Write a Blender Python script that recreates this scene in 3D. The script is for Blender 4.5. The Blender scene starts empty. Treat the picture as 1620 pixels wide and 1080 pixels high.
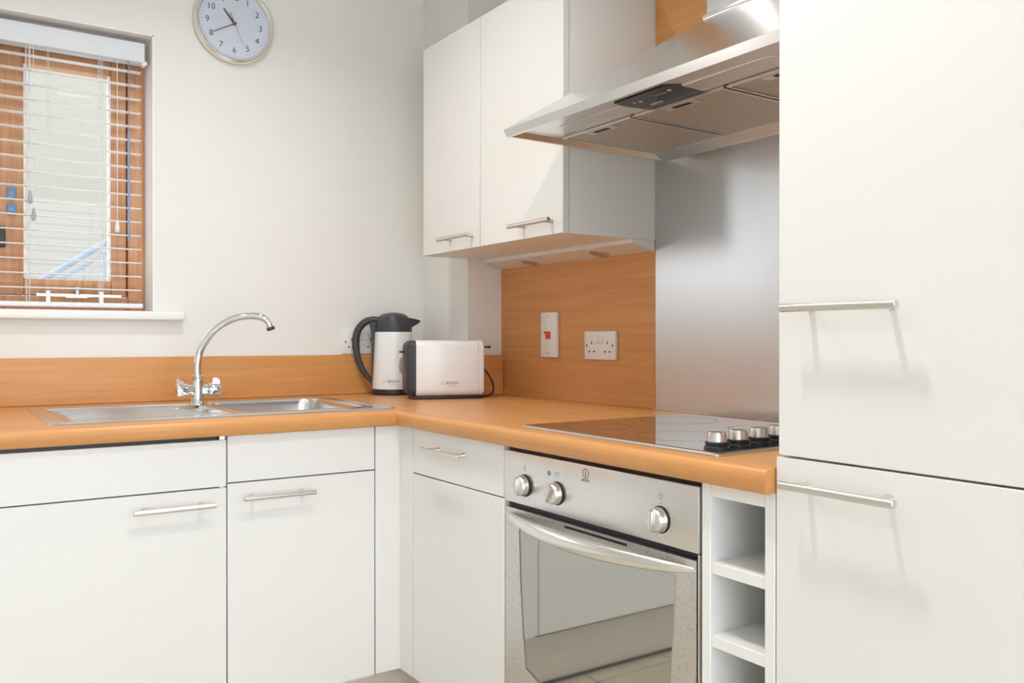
import bpy, bmesh, math, random
from mathutils import Vector, Matrix
random.seed(3)
S = bpy.context.scene
COL = S.collection
R = math.radians

# ------------------------------------------------------------------ camera
CZ = 1.09
cam = bpy.data.objects.new('camera', bpy.data.cameras.new('camera'))
COL.objects.link(cam)
cam.location = (0, 0, CZ)
cam.rotation_euler = (R(90 - .18), 0, R(-33.83))
cam.data.sensor_width = 36
cam.data.lens = 1363.4 / 1620 * 36
cam.data.clip_start = .02
S.camera = cam

# ------------------------------------------------------------------ world, exposure
W = bpy.data.worlds.new('world'); S.world = W; W.use_nodes = True
bg = W.node_tree.nodes['Background']
bg.inputs[0].default_value = (.855, .925, 1.0, 1)
bg.inputs[1].default_value = 3.6
S.view_settings.view_transform = 'Standard'
S.view_settings.look = 'None'
S.view_settings.gamma = 1
S.view_settings.use_curve_mapping = False
S.view_settings.exposure = .24

LAMP_WATT = (7.0, 5.6, 1.6, 1.6)
LAMPS = [(.63, .95), (.63, 1.98), (-.55, .60), (-.55, 1.6)]

# ------------------------------------------------------------------ main planes (metres)
XO, YF = 1.0684, 2.1516          # unit fronts of right run / back run
XW, YB, YW = 1.68, 2.87, 2.885   # right wall face, upstand face, back wall face
ZT, ZB = .893, .853              # worktop top / underside
BXX, BXY = 1.531, 2.559          # boxed column in the corner
CEIL = 2.42
XL = -1.6                        # left wall
DZ = .178                        # underside of base doors

# ------------------------------------------------------------------ materials
def lin(r, g, b):
    f = lambda c: ((c/255 + .055)/1.055)**2.4 if c/255 > .04045 else c/255/12.92
    return (f(r), f(g), f(b), 1)

MATS = {}
def mat(name, col, rough=.5, metal=0., spec=.5, coat=0., emit=None, est=0.):
    m = bpy.data.materials.new(name); m.use_nodes = True
    p = m.node_tree.nodes['Principled BSDF']
    p.inputs['Base Color'].default_value = col
    p.inputs['Roughness'].default_value = rough
    p.inputs['Metallic'].default_value = metal
    p.inputs['Specular IOR Level'].default_value = spec
    p.inputs['Coat Weight'].default_value = coat
    if emit:
        p.inputs['Emission Color'].default_value = emit
        p.inputs['Emission Strength'].default_value = est
    MATS[name] = m
    return m

def nodes(m):
    nt = m.node_tree
    return nt, nt.nodes['Principled BSDF'], nt.nodes.new, nt.links.new

def add_noise_color(m, c1, c2, scale, mapscale=(1, 1, 1), detail=6, lo=.35, hi=.65, rough=.6):
    nt, p, N, L = nodes(m)
    tc = N('ShaderNodeTexCoord'); mp = N('ShaderNodeMapping'); no = N('ShaderNodeTexNoise'); cr = N('ShaderNodeValToRGB')
    mp.inputs['Scale'].default_value = mapscale
    no.inputs['Scale'].default_value = scale; no.inputs['Detail'].default_value = detail; no.inputs['Roughness'].default_value = rough
    cr.color_ramp.elements[0].position = lo; cr.color_ramp.elements[0].color = c1
    cr.color_ramp.elements[1].position = hi; cr.color_ramp.elements[1].color = c2
    L(tc.outputs['Object'], mp.inputs['Vector']); L(mp.outputs[0], no.inputs['Vector'])
    L(no.outputs['Fac'], cr.inputs['Fac']); L(cr.outputs[0], p.inputs['Base Color'])
    return no, mp

def wood(name, along, rough=.38):
    m = mat(name, lin(205, 140, 82), rough, spec=.45)
    nt, p, N, L = nodes(m)
    tc = N('ShaderNodeTexCoord'); mp = N('ShaderNodeMapping'); no = N('ShaderNodeTexNoise'); cr = N('ShaderNodeValToRGB')
    sc = [60, 60, 60]; sc['xyz'.index(along)] = 3.0
    mp.inputs['Scale'].default_value = sc
    no.inputs['Scale'].default_value = 1.2; no.inputs['Detail'].default_value = 7
    cr.color_ramp.elements[0].position = .32; cr.color_ramp.elements[0].color = lin(210, 148, 87)
    cr.color_ramp.elements[1].position = .70; cr.color_ramp.elements[1].color = lin(223, 161, 98)
    L(tc.outputs['Object'], mp.inputs['Vector']); L(mp.outputs[0], no.inputs['Vector'])
    L(no.outputs['Fac'], cr.inputs['Fac'])
    # broad, soft figure over the fine grain
    n2 = N('ShaderNodeTexNoise'); m2 = N('ShaderNodeMapping'); mx = N('ShaderNodeMix'); mx.data_type = 'RGBA'
    s2 = [9, 9, 9]; s2['xyz'.index(along)] = .9
    m2.inputs['Scale'].default_value = s2
    L(tc.outputs['Object'], m2.inputs['Vector']); L(m2.outputs[0], n2.inputs['Vector']); n2.inputs['Scale'].default_value = 1
    mx.blend_type = 'MULTIPLY'
    cr2 = N('ShaderNodeValToRGB')
    cr2.color_ramp.elements[0].position = .3; cr2.color_ramp.elements[0].color = (.86, .84, .8, 1)
    cr2.color_ramp.elements[1].position = .7; cr2.color_ramp.elements[1].color = (1, 1, 1, 1)
    L(n2.outputs['Fac'], cr2.inputs['Fac'])
    mx.inputs['Factor'].default_value = .45
    L(cr.outputs[0], mx.inputs['A']); L(cr2.outputs[0], mx.inputs['B']); L(mx.outputs['Result'], p.inputs['Base Color'])
    return m

def brushed(name, col, rough, along, amount=.08, metal=1., bump=.0, freq=500):
    m = mat(name, col, rough, metal)
    nt, p, N, L = nodes(m)
    tc = N('ShaderNodeTexCoord'); mp = N('ShaderNodeMapping'); no = N('ShaderNodeTexNoise'); mr = N('ShaderNodeMapRange')
    sc = [freq, freq, freq]; sc['xyz'.index(along)] = 6
    mp.inputs['Scale'].default_value = sc
    no.inputs['Scale'].default_value = 1; no.inputs['Detail'].default_value = 3
    mr.inputs['To Min'].default_value = max(.02, rough - amount); mr.inputs['To Max'].default_value = rough + amount
    L(tc.outputs['Object'], mp.inputs['Vector']); L(mp.outputs[0], no.inputs['Vector'])
    L(no.outputs['Fac'], mr.inputs['Value']); L(mr.outputs[0], p.inputs['Roughness'])
    if bump == 0: return m
    bp = N('ShaderNodeBump'); bp.inputs['Strength'].default_value = bump; bp.inputs['Distance'].default_value = .001
    L(no.outputs['Fac'], bp.inputs['Height']); L(bp.outputs[0], p.inputs['Normal'])
    return m

M_door = mat('cream_laminate', (.80, .79, .765, 1), .34, spec=.45)
M_edge = mat('cream_edging', (.84, .79, .66, 1), .45)
M_carc = mat('white_melamine', (.84, .835, .81, 1), .42)
M_wall = mat('cream_wall_paint', (.83, .815, .745, 1), .85, spec=.2)
add_noise_color(M_wall, (.835, .825, .785, 1), (.85, .84, .80, 1), 3)
M_reveal = mat('white_gloss_paint', (.90, .90, .90, 1), .4)
M_ceil = mat('white_ceiling_paint', (.87, .87, .86, 1), .9, spec=.2)
M_woodx = wood('beech_laminate_x', 'x', .36)
M_woody = wood('beech_laminate_y', 'y', .36)
M_woodp = wood('beech_laminate_panel', 'y', .45)
M_steelv = brushed('brushed_steel_sheet', (.64, .645, .65, 1), .29, 'y', .02, 1., .03, 3000)
M_steelh = brushed('brushed_steel_hood', (.80, .80, .79, 1), .24, 'y', .04)
M_steelo = brushed('brushed_steel_oven', (.78, .775, .76, 1), .30, 'y', .05)
M_sink = brushed('sink_steel', (.72, .72, .72, 1), .22, 'x', .05)
M_handle = brushed('satin_nickel', (.72, .70, .67, 1), .32, 'y', .04)
M_chrome = mat('chrome', (.82, .84, .86, 1), .06, 1.)
M_dark = mat('dark_recess', (.012, .013, .016, 1), .5)
M_black = mat('black_plastic', (.02, .022, .026, 1), .42)
M_gloss = mat('glossy_black_panel', (.012, .010, .009, 1), .16, spec=.35)
M_char = mat('charcoal_plastic', (.045, .048, .055, 1), .45)
M_white = mat('white_plastic', (.84, .835, .82, 1), .32)
M_appl = mat('white_appliance_enamel', (.88, .89, .90, 1), .25)
M_red = mat('red_rocker', (.75, .06, .02, 1), .35)
M_print = mat('dark_print', (.07, .07, .075, 1), .6)
M_grey = mat('grey_print', (.35, .35, .36, 1), .6)
M_white_print = mat('white_print', (.8, .8, .8, 1), .6)
M_glassblk = mat('ceramic_glass', (.02, .018, .016, 1), .05, spec=1.0, coat=1.0)
MATS['ceramic_glass'].node_tree.nodes['Principled BSDF'].inputs['IOR'].default_value = 1.9
MATS['ceramic_glass'].node_tree.nodes['Principled BSDF'].inputs['Coat IOR'].default_value = 1.7
MATS['ceramic_glass'].node_tree.nodes['Principled BSDF'].inputs['Coat Roughness'].default_value = .03
M_ovenglass = mat('mirror_oven_glass', (.47, .46, .43, 1), .035, .92)
M_plinth = mat('beige_plinth', lin(214, 203, 190), .5)
M_tile = mat('cream_floor_tile', lin(216, 206, 186), .3)
add_noise_color(M_tile, lin(208, 198, 178), lin(222, 213, 195), 6)
M_grout = mat('brown_grout', lin(120, 108, 92), .9)
M_frame = mat('orange_hardwood', lin(196, 128, 78), .45)
add_noise_color(M_frame, lin(192, 136, 96), lin(212, 160, 118), 1.5, (60, 60, 3))
M_blind = mat('white_blind_slat', (.88, .88, .88, 1), .5)
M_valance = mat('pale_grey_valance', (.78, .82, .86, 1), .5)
M_cord = mat('white_cord', (.82, .82, .84, 1), .8)
M_wand = mat('blue_grey_wand', lin(120, 152, 190), .3)
M_lid = mat('smoked_lid_plastic', (.07, .07, .075, 1), .2)
M_gauge = mat('grey_water_gauge', (.42, .42, .42, 1), .25)
M_clockface = mat('clock_face_white', (.78, .78, .90, 1), .6)
M_clockrim = mat('clock_rim_silver', (.80, .79, .75, 1), .22, .85)
M_redhand = mat('red_clock_hand', (.72, .20, .22, 1), .5)
M_outside = mat('beige_render', (.27, .245, .205, 1), .9)
M_paving = mat('pale_bounce_paving', (.74, .74, .73, 1), .85)  # unseen ground, made pale to bounce light up into the window reveal
M_rail = mat('blue_grey_rail_paint', (.22, .26, .32, 1), .5)
M_lamp = mat('frosted_lamp_lens', (.9, .88, .82, 1), .4, emit=(1, .93, .82, 1), est=6)
M_puck = mat('unlit_lamp_glass', (.42, .38, .32, 1), .25)
M_silic = mat('sealant_line', (.75, .70, .62, 1), .6)

# aluminium grease mesh, tinted tan for the worktop it reflects
M_mesh = mat('aluminium_mesh', (.62, .56, .48, 1), .45, .75)
nt, p, N, L = nodes(M_mesh)
tc = N('ShaderNodeTexCoord'); vo = N('ShaderNodeTexVoronoi'); vo.inputs['Scale'].default_value = 260
vo.inputs['Randomness'].default_value = 0
cr = N('ShaderNodeValToRGB'); cr.color_ramp.elements[0].position = .25; cr.color_ramp.elements[0].color = (.40, .34, .28, 1)
cr.color_ramp.elements[1].position = .5; cr.color_ramp.elements[1].color = (.72, .66, .58, 1)
mpx = N('ShaderNodeMapping'); mpx.inputs['Rotation'].default_value = (0, 0, R(45))
L(tc.outputs['Object'], mpx.inputs['Vector']); L(mpx.outputs[0], vo.inputs['Vector'])
L(vo.outputs['Distance'], cr.inputs['Fac']); L(cr.outputs[0], p.inputs['Base Color'])

# worn oven door steel: speckled pitting
M_worn = brushed('worn_oven_steel', (.66, .63, .60, 1), .36, 'y')
nt, p, N, L = nodes(M_worn)
tc = N('ShaderNodeTexCoord'); no = N('ShaderNodeTexNoise'); no.inputs['Scale'].default_value = 150; no.inputs['Detail'].default_value = 2
cr = N('ShaderNodeValToRGB'); cr.color_ramp.elements[0].position = .24; cr.color_ramp.elements[0].color = (.50, .45, .41, 1)
cr.color_ramp.elements[1].position = .46; cr.color_ramp.elements[1].color = (.68, .655, .63, 1)
L(tc.outputs['Object'], no.inputs['Vector']); L(no.outputs['Fac'], cr.inputs['Fac']); L(cr.outputs[0], p.inputs['Base Color'])

# clear window pane: thin real pane, fresnel mirror over straight-through transmission
M_pane = bpy.data.materials.new('window_pane'); M_pane.use_nodes = True
nt = M_pane.node_tree; nt.nodes.clear(); N = nt.nodes.new; L = nt.links.new
o_ = N('ShaderNodeOutputMaterial'); mx = N('ShaderNodeMixShader'); tr = N('ShaderNodeBsdfTransparent'); gl = N('ShaderNodeBsdfGlossy')
gl.inputs['Roughness'].default_value = .02; tr.inputs['Color'].default_value = (.96, .98, .98, 1)
mx.inputs['Fac'].default_value = .02; L(tr.outputs[0], mx.inputs[1]); L(gl.outputs[0], mx.inputs[2]); L(mx.outputs[0], o_.inputs[0])

# ------------------------------------------------------------------ mesh helpers
def box(bm, x0, x1, y0, y1, z0, z1, bev=0., seg=2):
    x0, x1 = min(x0, x1), max(x0, x1); y0, y1 = min(y0, y1), max(y0, y1); z0, z1 = min(z0, z1), max(z0, z1)
    vs = [bm.verts.new(c) for c in ((x0, y0, z0), (x1, y0, z0), (x1, y1, z0), (x0, y1, z0), (x0, y0, z1), (x1, y0, z1), (x1, y1, z1), (x0, y1, z1))]
    fs = [bm.faces.new([vs[i] for i in f]) for f in ((0, 3, 2, 1), (4, 5, 6, 7), (0, 1, 5, 4), (1, 2, 6, 5), (2, 3, 7, 6), (3, 0, 4, 7))]
    if bev > 0:
        es = list({e for f in fs for e in f.edges})
        bmesh.ops.bevel(bm, geom=es, offset=bev, segments=seg, affect='EDGES', profile=.5)
    return bm

def B(*a, **k):
    return box(bmesh.new(), *a, **k)

def ring(bm, pts):
    return [bm.verts.new(p) for p in pts]

def loft(bm, rings, cap0=True, cap1=True, closed=True):
    R_ = [ring(bm, r) for r in rings]
    n = len(R_[0])
    for a, b in zip(R_, R_[1:]):
        for i in range(n if closed else n - 1):
            j = (i + 1) % n
            bm.faces.new((a[i], a[j], b[j], b[i]))
    if cap0: bm.faces.new(list(reversed(R_[0])))
    if cap1: bm.faces.new(R_[-1])
    return bm

def frame_from(axis):
    a = Vector(axis).normalized()
    t = Vector((0, 0, 1)) if abs(a.z) < .9 else Vector((1, 0, 0))
    u = a.cross(t).normalized(); v = a.cross(u).normalized()
    return a, u, v

def lathe(bm, origin, axis, prof, n=32, cap0=True, cap1=True):
    """prof: list of (radius, distance along axis)"""
    o = Vector(origin); a, u, v = frame_from(axis)
    rings = []
    for r, h in prof:
        r = max(r, 1e-4)
        rings.append([o + a*h + (u*math.cos(2*math.pi*i/n) + v*math.sin(2*math.pi*i/n))*r for i in range(n)])
    return loft(bm, rings, cap0, cap1)

def tube(bm, pts, rad, n=16, up=(0, 0, 1), sx=1., cap=True):
    P = [Vector(q) for q in pts]
    rr = rad if isinstance(rad, (list, tuple)) else [rad]*len(P)
    rings = []
    prev = None
    for i, q in enumerate(P):
        t = (P[min(i + 1, len(P) - 1)] - P[max(i - 1, 0)]).normalized()
        if prev is None:
            a = Vector(up)
            if abs(a.dot(t)) > .95: a = Vector((1, 0, 0))
            u = (a - t*a.dot(t)).normalized()
        else:
            u = (prev - t*prev.dot(t)).normalized()
        prev = u
        v = t.cross(u)
        rings.append([q + (u*math.cos(2*math.pi*k/n) + v*math.sin(2*math.pi*k/n)*sx)*rr[i] for k in range(n)])
    return loft(bm, rings, cap, cap)

def smooth_path(pts, sub=6):
    P = [Vector(q) for q in pts]; out = []
    for i in range(len(P) - 1):
        p0 = P[max(i - 1, 0)]; p1 = P[i]; p2 = P[i + 1]; p3 = P[min(i + 2, len(P) - 1)]
        for k in range(sub):
            t = k/sub
            out.append(.5*((2*p1) + (p2 - p0)*t + (2*p0 - 5*p1 + 4*p2 - p3)*t*t + (3*p1 - p0 - 3*p2 + p3)*t**3))
    out.append(P[-1])
    return out

def rrect(x0, x1, y0, y1, r, z, n=6):
    pts = []
    for cx, cy, a0 in ((x1 - r, y1 - r, 0), (x0 + r, y1 - r, 90), (x0 + r, y0 + r, 180), (x1 - r, y0 + r, 270)):
        for k in range(n + 1):
            a = R(a0 + 90*k/n)
            pts.append(Vector((cx + r*math.cos(a), cy + r*math.sin(a), z)))
    return pts

def plate_with_holes(bm, outer, holes):
    es = []
    loops = []
    for lp in [outer] + holes:
        vs = ring(bm, lp); loops.append(vs)
        for i in range(len(vs)):
            es.append(bm.edges.new((vs[i], vs[(i + 1) % len(vs)])))
    bmesh.ops.triangle_fill(bm, use_beauty=True, use_dissolve=False, edges=es)
    return loops

def extrude_poly(bm, pts, off):
    a = ring(bm, pts); off = Vector(off)
    b = ring(bm, [Vector(q) + off for q in pts])
    bm.faces.new(list(reversed(a))); bm.faces.new(b)
    n = len(a)
    for i in range(n):
        bm.faces.new((a[i], a[(i + 1) % n], b[(i + 1) % n], b[i]))
    return bm

BASE = {}
def obj(name, bm, m, parent=None, smooth=40, local=False):
    """one mesh object. World-space bmesh is shifted into the frame of its (unrotated) thing unless local."""
    bmesh.ops.recalc_face_normals(bm, faces=bm.faces[:])
    base = BASE.get(parent.name, Vector((0, 0, 0))) if parent else None
    if parent and not local:
        bmesh.ops.translate(bm, verts=bm.verts[:], vec=-base)
    if not parent and not local:
        lo = Vector((min(v.co.x for v in bm.verts), min(v.co.y for v in bm.verts), min(v.co.z for v in bm.verts)))
        hi = Vector((max(v.co.x for v in bm.verts), max(v.co.y for v in bm.verts), max(v.co.z for v in bm.verts)))
        org = Vector(((lo.x + hi.x)/2, (lo.y + hi.y)/2, lo.z))
        bmesh.ops.translate(bm, verts=bm.verts[:], vec=-org)
    me = bpy.data.meshes.new(name); bm.to_mesh(me); bm.free()
    me.materials.append(m)
    if smooth:
        me.shade_smooth(); me.set_sharp_from_angle(angle=R(smooth))
    o = bpy.data.objects.new(name, me); COL.objects.link(o)
    if parent:
        o.parent = parent
        BASE[o.name] = base
    elif not local:
        o.location = org; BASE[o.name] = org.copy()
    return o

def tag(o, label=None, cat=None, group=None, kind=None):
    if label: o['label'] = label
    if cat: o['category'] = cat
    if group: o['group'] = group
    if kind: o['kind'] = kind
    return o

def thing(name, label, cat, loc, rotz=0, group=None):
    o = bpy.data.objects.new(name, None); COL.objects.link(o)
    o.empty_display_size = .05
    o.location = loc; o.rotation_euler = (0, 0, rotz)
    BASE[o.name] = Vector(loc)
    return tag(o, label, cat, group)

def struct(name, bm, m, parent=None, smooth=40):
    o = obj(name, bm, m, parent, smooth)
    if not parent: o['kind'] = 'structure'
    return o

def text_bm(s, size, mw, depth=.0004, align='CENTER', spacing=1.):
    """lettering as thin real geometry; text lies in local XY, mapped by matrix mw"""
    cu = bpy.data.curves.new('t', 'FONT'); cu.body = s; cu.size = size
    cu.align_x = align; cu.align_y = 'CENTER'; cu.extrude = depth; cu.space_character = spacing
    cu.resolution_u = 3
    o = bpy.data.objects.new('t', cu); COL.objects.link(o)
    dg = bpy.context.evaluated_depsgraph_get()
    me = bpy.data.meshes.new_from_object(o.evaluated_get(dg))
    bm = bmesh.new(); bm.from_mesh(me); bm.transform(mw)
    bpy.data.objects.remove(o); bpy.data.meshes.remove(me); bpy.data.curves.remove(cu)
    return bm

def basis(origin, ex, ey):
    ex = Vector(ex).normalized(); ey = Vector(ey).normalized(); ez = ex.cross(ey)
    m = Matrix((ex, ey, ez)).transposed().to_4x4(); m.translation = Vector(origin)
    return m

def on_right(y, z, x):      # a face turned to -x (right run): text runs towards -y
    return basis((x, y, z), (0, -1, 0), (0, 0, 1))
def on_back(x, z, y):       # a face turned to -y
    return basis((x, y, z), (1, 0, 0), (0, 0, 1))

# ================================================================== STRUCTURE
# window opening in the back wall
WX0, WX1, WZ0, WZ1 = -.46, .5755, 1.172, 2.045
YO = YW + .26                       # outer face of the back wall
bm = bmesh.new()
box(bm, XL, WX0, YW, YO, 0, CEIL)
box(bm, WX1, XW + .12, YW, YO, 0, CEIL)
box(bm, WX0, WX1, YW, YO, 0, WZ0)
box(bm, WX0, WX1, YW, YO, WZ1, CEIL)
wall_back = struct('wall_back', bm, M_wall, smooth=0)
struct('wall_right', B(XW, XW + .12, -2.0, YW, 0, CEIL), M_wall, smooth=0)
struct('wall_corner_boxing', B(BXX, XW, BXY, YW, ZT, CEIL), M_wall, smooth=0)
struct('wall_left', B(XL - .12, XL, -2.0, YO, 0, CEIL), M_wall, smooth=0)
bm = bmesh.new()                    # unseen wall behind the camera, wide open gap added to let in fill light
box(bm, XL, -1.35, -2.0, -1.88, 0, CEIL); box(bm, 1.45, XW, -2.0, -1.88, 0, CEIL); box(bm, -1.35, 1.45, -2.0, -1.88, 2.25, CEIL)
struct('wall_rear', bm, M_wall, smooth=0)
struct('ceiling', B(XL - .12, XW + .12, -2.0, YO, CEIL, CEIL + .1), M_ceil, smooth=0)
fl = struct('floor', B(XL - .12, XW + .12, -2.4, YO, -.1, -.006), M_grout, smooth=0)
TS = .33
tile_me = None
for i in range(9):
    for j in range(10):
        cx = -1.43 + TS*i; cy = -.35 + TS*j
        if cx > 1.2 or cy > 2.3: continue
        if tile_me is None:
            t = obj('tile', B(cx - TS/2 + .003, cx + TS/2 - .003, cy - TS/2 + .003, cy + TS/2 - .003, -.006, 0, bev=.0015, seg=1), M_tile, fl)
            tile_me = t; t0 = (cx, cy)
        else:
            t = tile_me.copy(); COL.objects.link(t); t.parent = fl
            t.location = (cx - t0[0], cy - t0[1], 0)

# white lining of the window opening
bm = bmesh.new()
box(bm, WX1 - .004, WX1, YW, YO, WZ0, WZ1); box(bm, WX0, WX0 + .004, YW, YO, WZ0, WZ1)
box(bm, WX0, WX1, YW, YO, WZ1 - .004, WZ1)
obj('reveal_lining', bm, M_reveal, wall_back, 0)
# sill board with a nosed front edge
bm = bmesh.new()
box(bm, WX0 - .09, .6625, YW - .035, YW + .001, WZ0 - .024, WZ0 + .004, bev=.006, seg=3)
box(bm, WX0 + .001, WX1 - .001, YW - .004, YW + .125, WZ0 - .002, WZ0 + .004)
struct('trim_1', bm, M_reveal)

# timber window
YFm = YW + .125                     # inner face of the timber frame
win = tag(bpy.data.objects.new('window_1', None), kind='structure'); COL.objects.link(win)
win.location = ((WX0 + WX1)/2, YFm, WZ0); BASE['window_1'] = Vector(win.location)
FX0, FX1, FZ0, FZ1 = WX0 + .004, WX1 - .004, WZ0 + .004, WZ1 - .004
MX0, MX1 = .075, .135               # mullion
bm = bmesh.new()
box(bm, FX1 - .05, FX1, YFm, YFm + .07, FZ0, FZ1, bev=.003); box(bm, FX0, FX0 + .05, YFm, YFm + .07, FZ0, FZ1, bev=.003)
box(bm, FX0 + .05, FX1 - .05, YFm, YFm + .07, FZ1 - .05, FZ1, bev=.003); box(bm, FX0 + .05, FX1 - .05, YFm, YFm + .07, FZ0, FZ0 + .045, bev=.003)
box(bm, MX0, MX1, YFm, YFm + .07, FZ0 + .045, FZ1 - .05, bev=.003)
obj('frame', bm, M_frame, win)
def sash(x0, x1, wl, wr, side):
    z0, z1 = FZ0 + .049, FZ1 - .054
    y0, y1 = YFm + .008, YFm + .058
    bm = bmesh.new()
    box(bm, x0, x0 + wl, y0, y1, z0, z1, bev=.004); box(bm, x1 - wr, x1, y0, y1, z0, z1, bev=.004)
    box(bm, x0 + wl, x1 - wr, y0, y1, z1 - .055, z1, bev=.004); box(bm, x0 + wl, x1 - wr, y0, y1, z0, z0 + .05, bev=.004)
    s = obj('sash', bm, M_frame, win)
    obj('pane', B(x0 + wl - .005, x1 - wr + .005, y0 + .02, y0 + .026, z0 + .045, z1 - .05), M_pane, s, 0)
    bd = bmesh.new()
    box(bd, x0 + wl, x0 + wl + .008, y0 + .004, y0 + .02, z0 + .05, z1 - .055); box(bd, x1 - wr - .008, x1 - wr, y0 + .004, y0 + .02, z0 + .05, z1 - .055)
    obj('glazing_bead', bd, M_reveal, s, 0)
    return s
s1 = sash(MX1 + .004, FX1 - .054, .088, .046, 1)
s2 = sash(FX0 + .054, MX0 - .004, .046, .06, -1)
# casement fastener and stay on the sash
for z in (1.53, 1.482):
    bm = bmesh.new()
    box(bm, .182, .207, YFm - .004, YFm + .008, z - .018, z + .018, bev=.003)
    lathe(bm, (.1945, YFm - .004, z), (0, -1, 0), [(.008, 0), (.008, .006), (.004, .007)], 12)
    tag(obj('latch', bm, M_wand, s1), 'blue grey window latch')
bm = B(.14, .178, YFm - .018, YFm + .008, 1.365, 1.428, bev=.004)
tag(obj('lock_box', bm, M_char, s1), 'dark lock box')
bm = bmesh.new()
box(bm, .26, .50, YFm - .006, YFm, 1.222, 1.230); box(bm, .34, .40, YFm - .012, YFm, 1.218, 1.228)
lathe(bm, (.372, YFm - .012, 1.228), (0, 0, 1), [(.008, 0), (.008, .014), (.012, .016), (.012, .022), (.0, .024)], 14)
tag(obj('stay_bar', bm, M_handle, win), 'metal casement stay')

# outside: pale landing with a stair handrail, open sky behind
struct('wall_outside', B(-.3, 3.4, 5.3, 5.5, -1, 4.2), M_outside, smooth=0)
ro = thing('stair_handrail', 'blue-grey stair handrail with upright balusters outside the window', 'handrail', (.4, 4.3, 0))
def hz(x): return 1.3127 + (x - .3413)*.70
bm = bmesh.new(); tube(bm, [(.15, 4.3, hz(.15)), (.95, 4.3, hz(.95))], .014, 12)
obj('handrail', bm, M_rail, ro)
bm = bmesh.new(); tube(bm, [(.15, 4.3, hz(.15) - .05), (.95, 4.3, hz(.95) - .05)], .007, 10)
obj('lower_rail', bm, M_rail, ro)
for i in range(8):
    x = .22 + i*.085
    bm = bmesh.new(); tube(bm, [(x, 4.3, 0), (x, 4.3, hz(x) - .05)], .006, 8, up=(1, 0, 0))
    obj('baluster', bm, M_rail, ro)
struct('floor_outside', B(-3.5, 4.5, YO, 6.2, -.12, 0), M_paving, smooth=0)

# ================================================================== CEILING LIGHTS (outside the frame, they throw the handle shadows)
for i, (lx, ly) in enumerate(LAMPS):
    lt = thing('ceiling_light', ['slim white ceiling light in front of the tall cupboard', 'slim white ceiling light above the sink corner',
               'slim white ceiling light over the middle of the floor', 'slim white ceiling light in front of the left end of the sink run'][i], 'ceiling light', (lx, ly, CEIL), group='slim ceiling lights')
    obj('body', B(lx - .11, lx + .11, ly - .03, ly + .03, CEIL - .025, CEIL, bev=.004), M_white, lt)
    obj('diffuser', B(lx - .085, lx + .085, ly - .018, ly + .018, CEIL - .029, CEIL - .0245, bev=.001, seg=1), M_lamp, lt)
    ld = bpy.data.lights.new('ceiling_lamp', 'AREA'); ld.shape = 'RECTANGLE'; ld.size = .16; ld.size_y = .03
    ld.energy = LAMP_WATT[i]; ld.spread = R(150); ld.color = (1, .965, .92)
    lo = bpy.data.objects.new('ceiling_lamp', ld); COL.objects.link(lo); lo.parent = lt; lo.location = (0, 0, -.032)

# ================================================================== WORKTOP, UPSTANDS, SPLASHBACKS
SKX0, SKX1, SKY0, SKY1 = .215, 1.09, 2.20, 2.785       # sink outline
HBX0, HBX1, HBY0, HBY1 = 1.082, 1.60, 1.003, 1.583     # hob outline
WXF, WYF, WEND = 1.046, 2.13, .8717                    # worktop front edges and end
def wpoly(off, z):
    return [Vector(c) for c in ((-.62, WYF + off, z), (WXF + off, WYF + off, z), (WXF + off, WEND, z), (XW, WEND, z),
            (XW, BXY, z), (BXX, BXY, z), (BXX, YW, z), (-.62, YW, z))]
bm = bmesh.new()
hole = rrect(SKX0 + .03, SKX1 - .03, SKY0 + .03, SKY1 - .03, .02, ZT)
rr = .014
rings = [wpoly(.004, ZB), wpoly(0, ZB + .004)]
for k in range(7):
    a = R(90*k/6)
    rings.append(wpoly(rr*(1 - math.cos(a)), ZT - rr + rr*math.sin(a)))
loft(bm, rings[:-1] , False, False)
bm.verts.ensure_lookup_table()
# top ring + hole, bottom
tl = plate_with_holes(bm, rings[-1], [hole])
pr = ring(bm, rings[-2])
for i in range(len(pr)):
    j = (i + 1) % len(pr)
    bm.faces.new((pr[i], pr[j], tl[0][j], tl[0][i]))
hb = [Vector((q.x, q.y, ZB)) for q in hole]
bl = plate_with_holes(bm, rings[0], [hb])
n = len(hole)
for i in range(n):
    j = (i + 1) % n
    bm.faces.new((tl[1][i], tl[1][j], bl[1][j], bl[1][i]))
bmesh.ops.remove_doubles(bm, verts=bm.verts[:], dist=1e-5)
wt = obj('worktop', bm, M_woodx, None, 50)
wt.data.materials.append(M_woody)
for f in wt.data.polygons:
    c = f.center + Vector(wt.location)
    if c.y < 2.1299 and c.x > 1.045: f.material_index = 1
tag(wt, 'L-shaped orange beech laminate worktop with rounded front edge', 'worktop')

UPZ = 1.033
bm = bmesh.new(); box(bm, -.62, BXX - .0155, YB, YW - .0005, ZT + .0005, UPZ, bev=.0015, seg=1)
tag(obj('upstand', bm, M_woodx, None), 'long beech laminate upstand along the wall behind the sink', 'upstand')
bm = bmesh.new(); box(bm, BXX - .015, XW - .0125, BXY - .015, BXY - .0005, ZT + .0005, UPZ, bev=.0015, seg=1)
box(bm, BXX - .015, BXX - .0005, BXY - .0005, YB, ZT + .0005, UPZ, bev=.0015, seg=1)
tag(obj('upstand', bm, M_woodx, None), 'short beech laminate upstand wrapped round the boxed corner behind the toaster', 'upstand')

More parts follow.
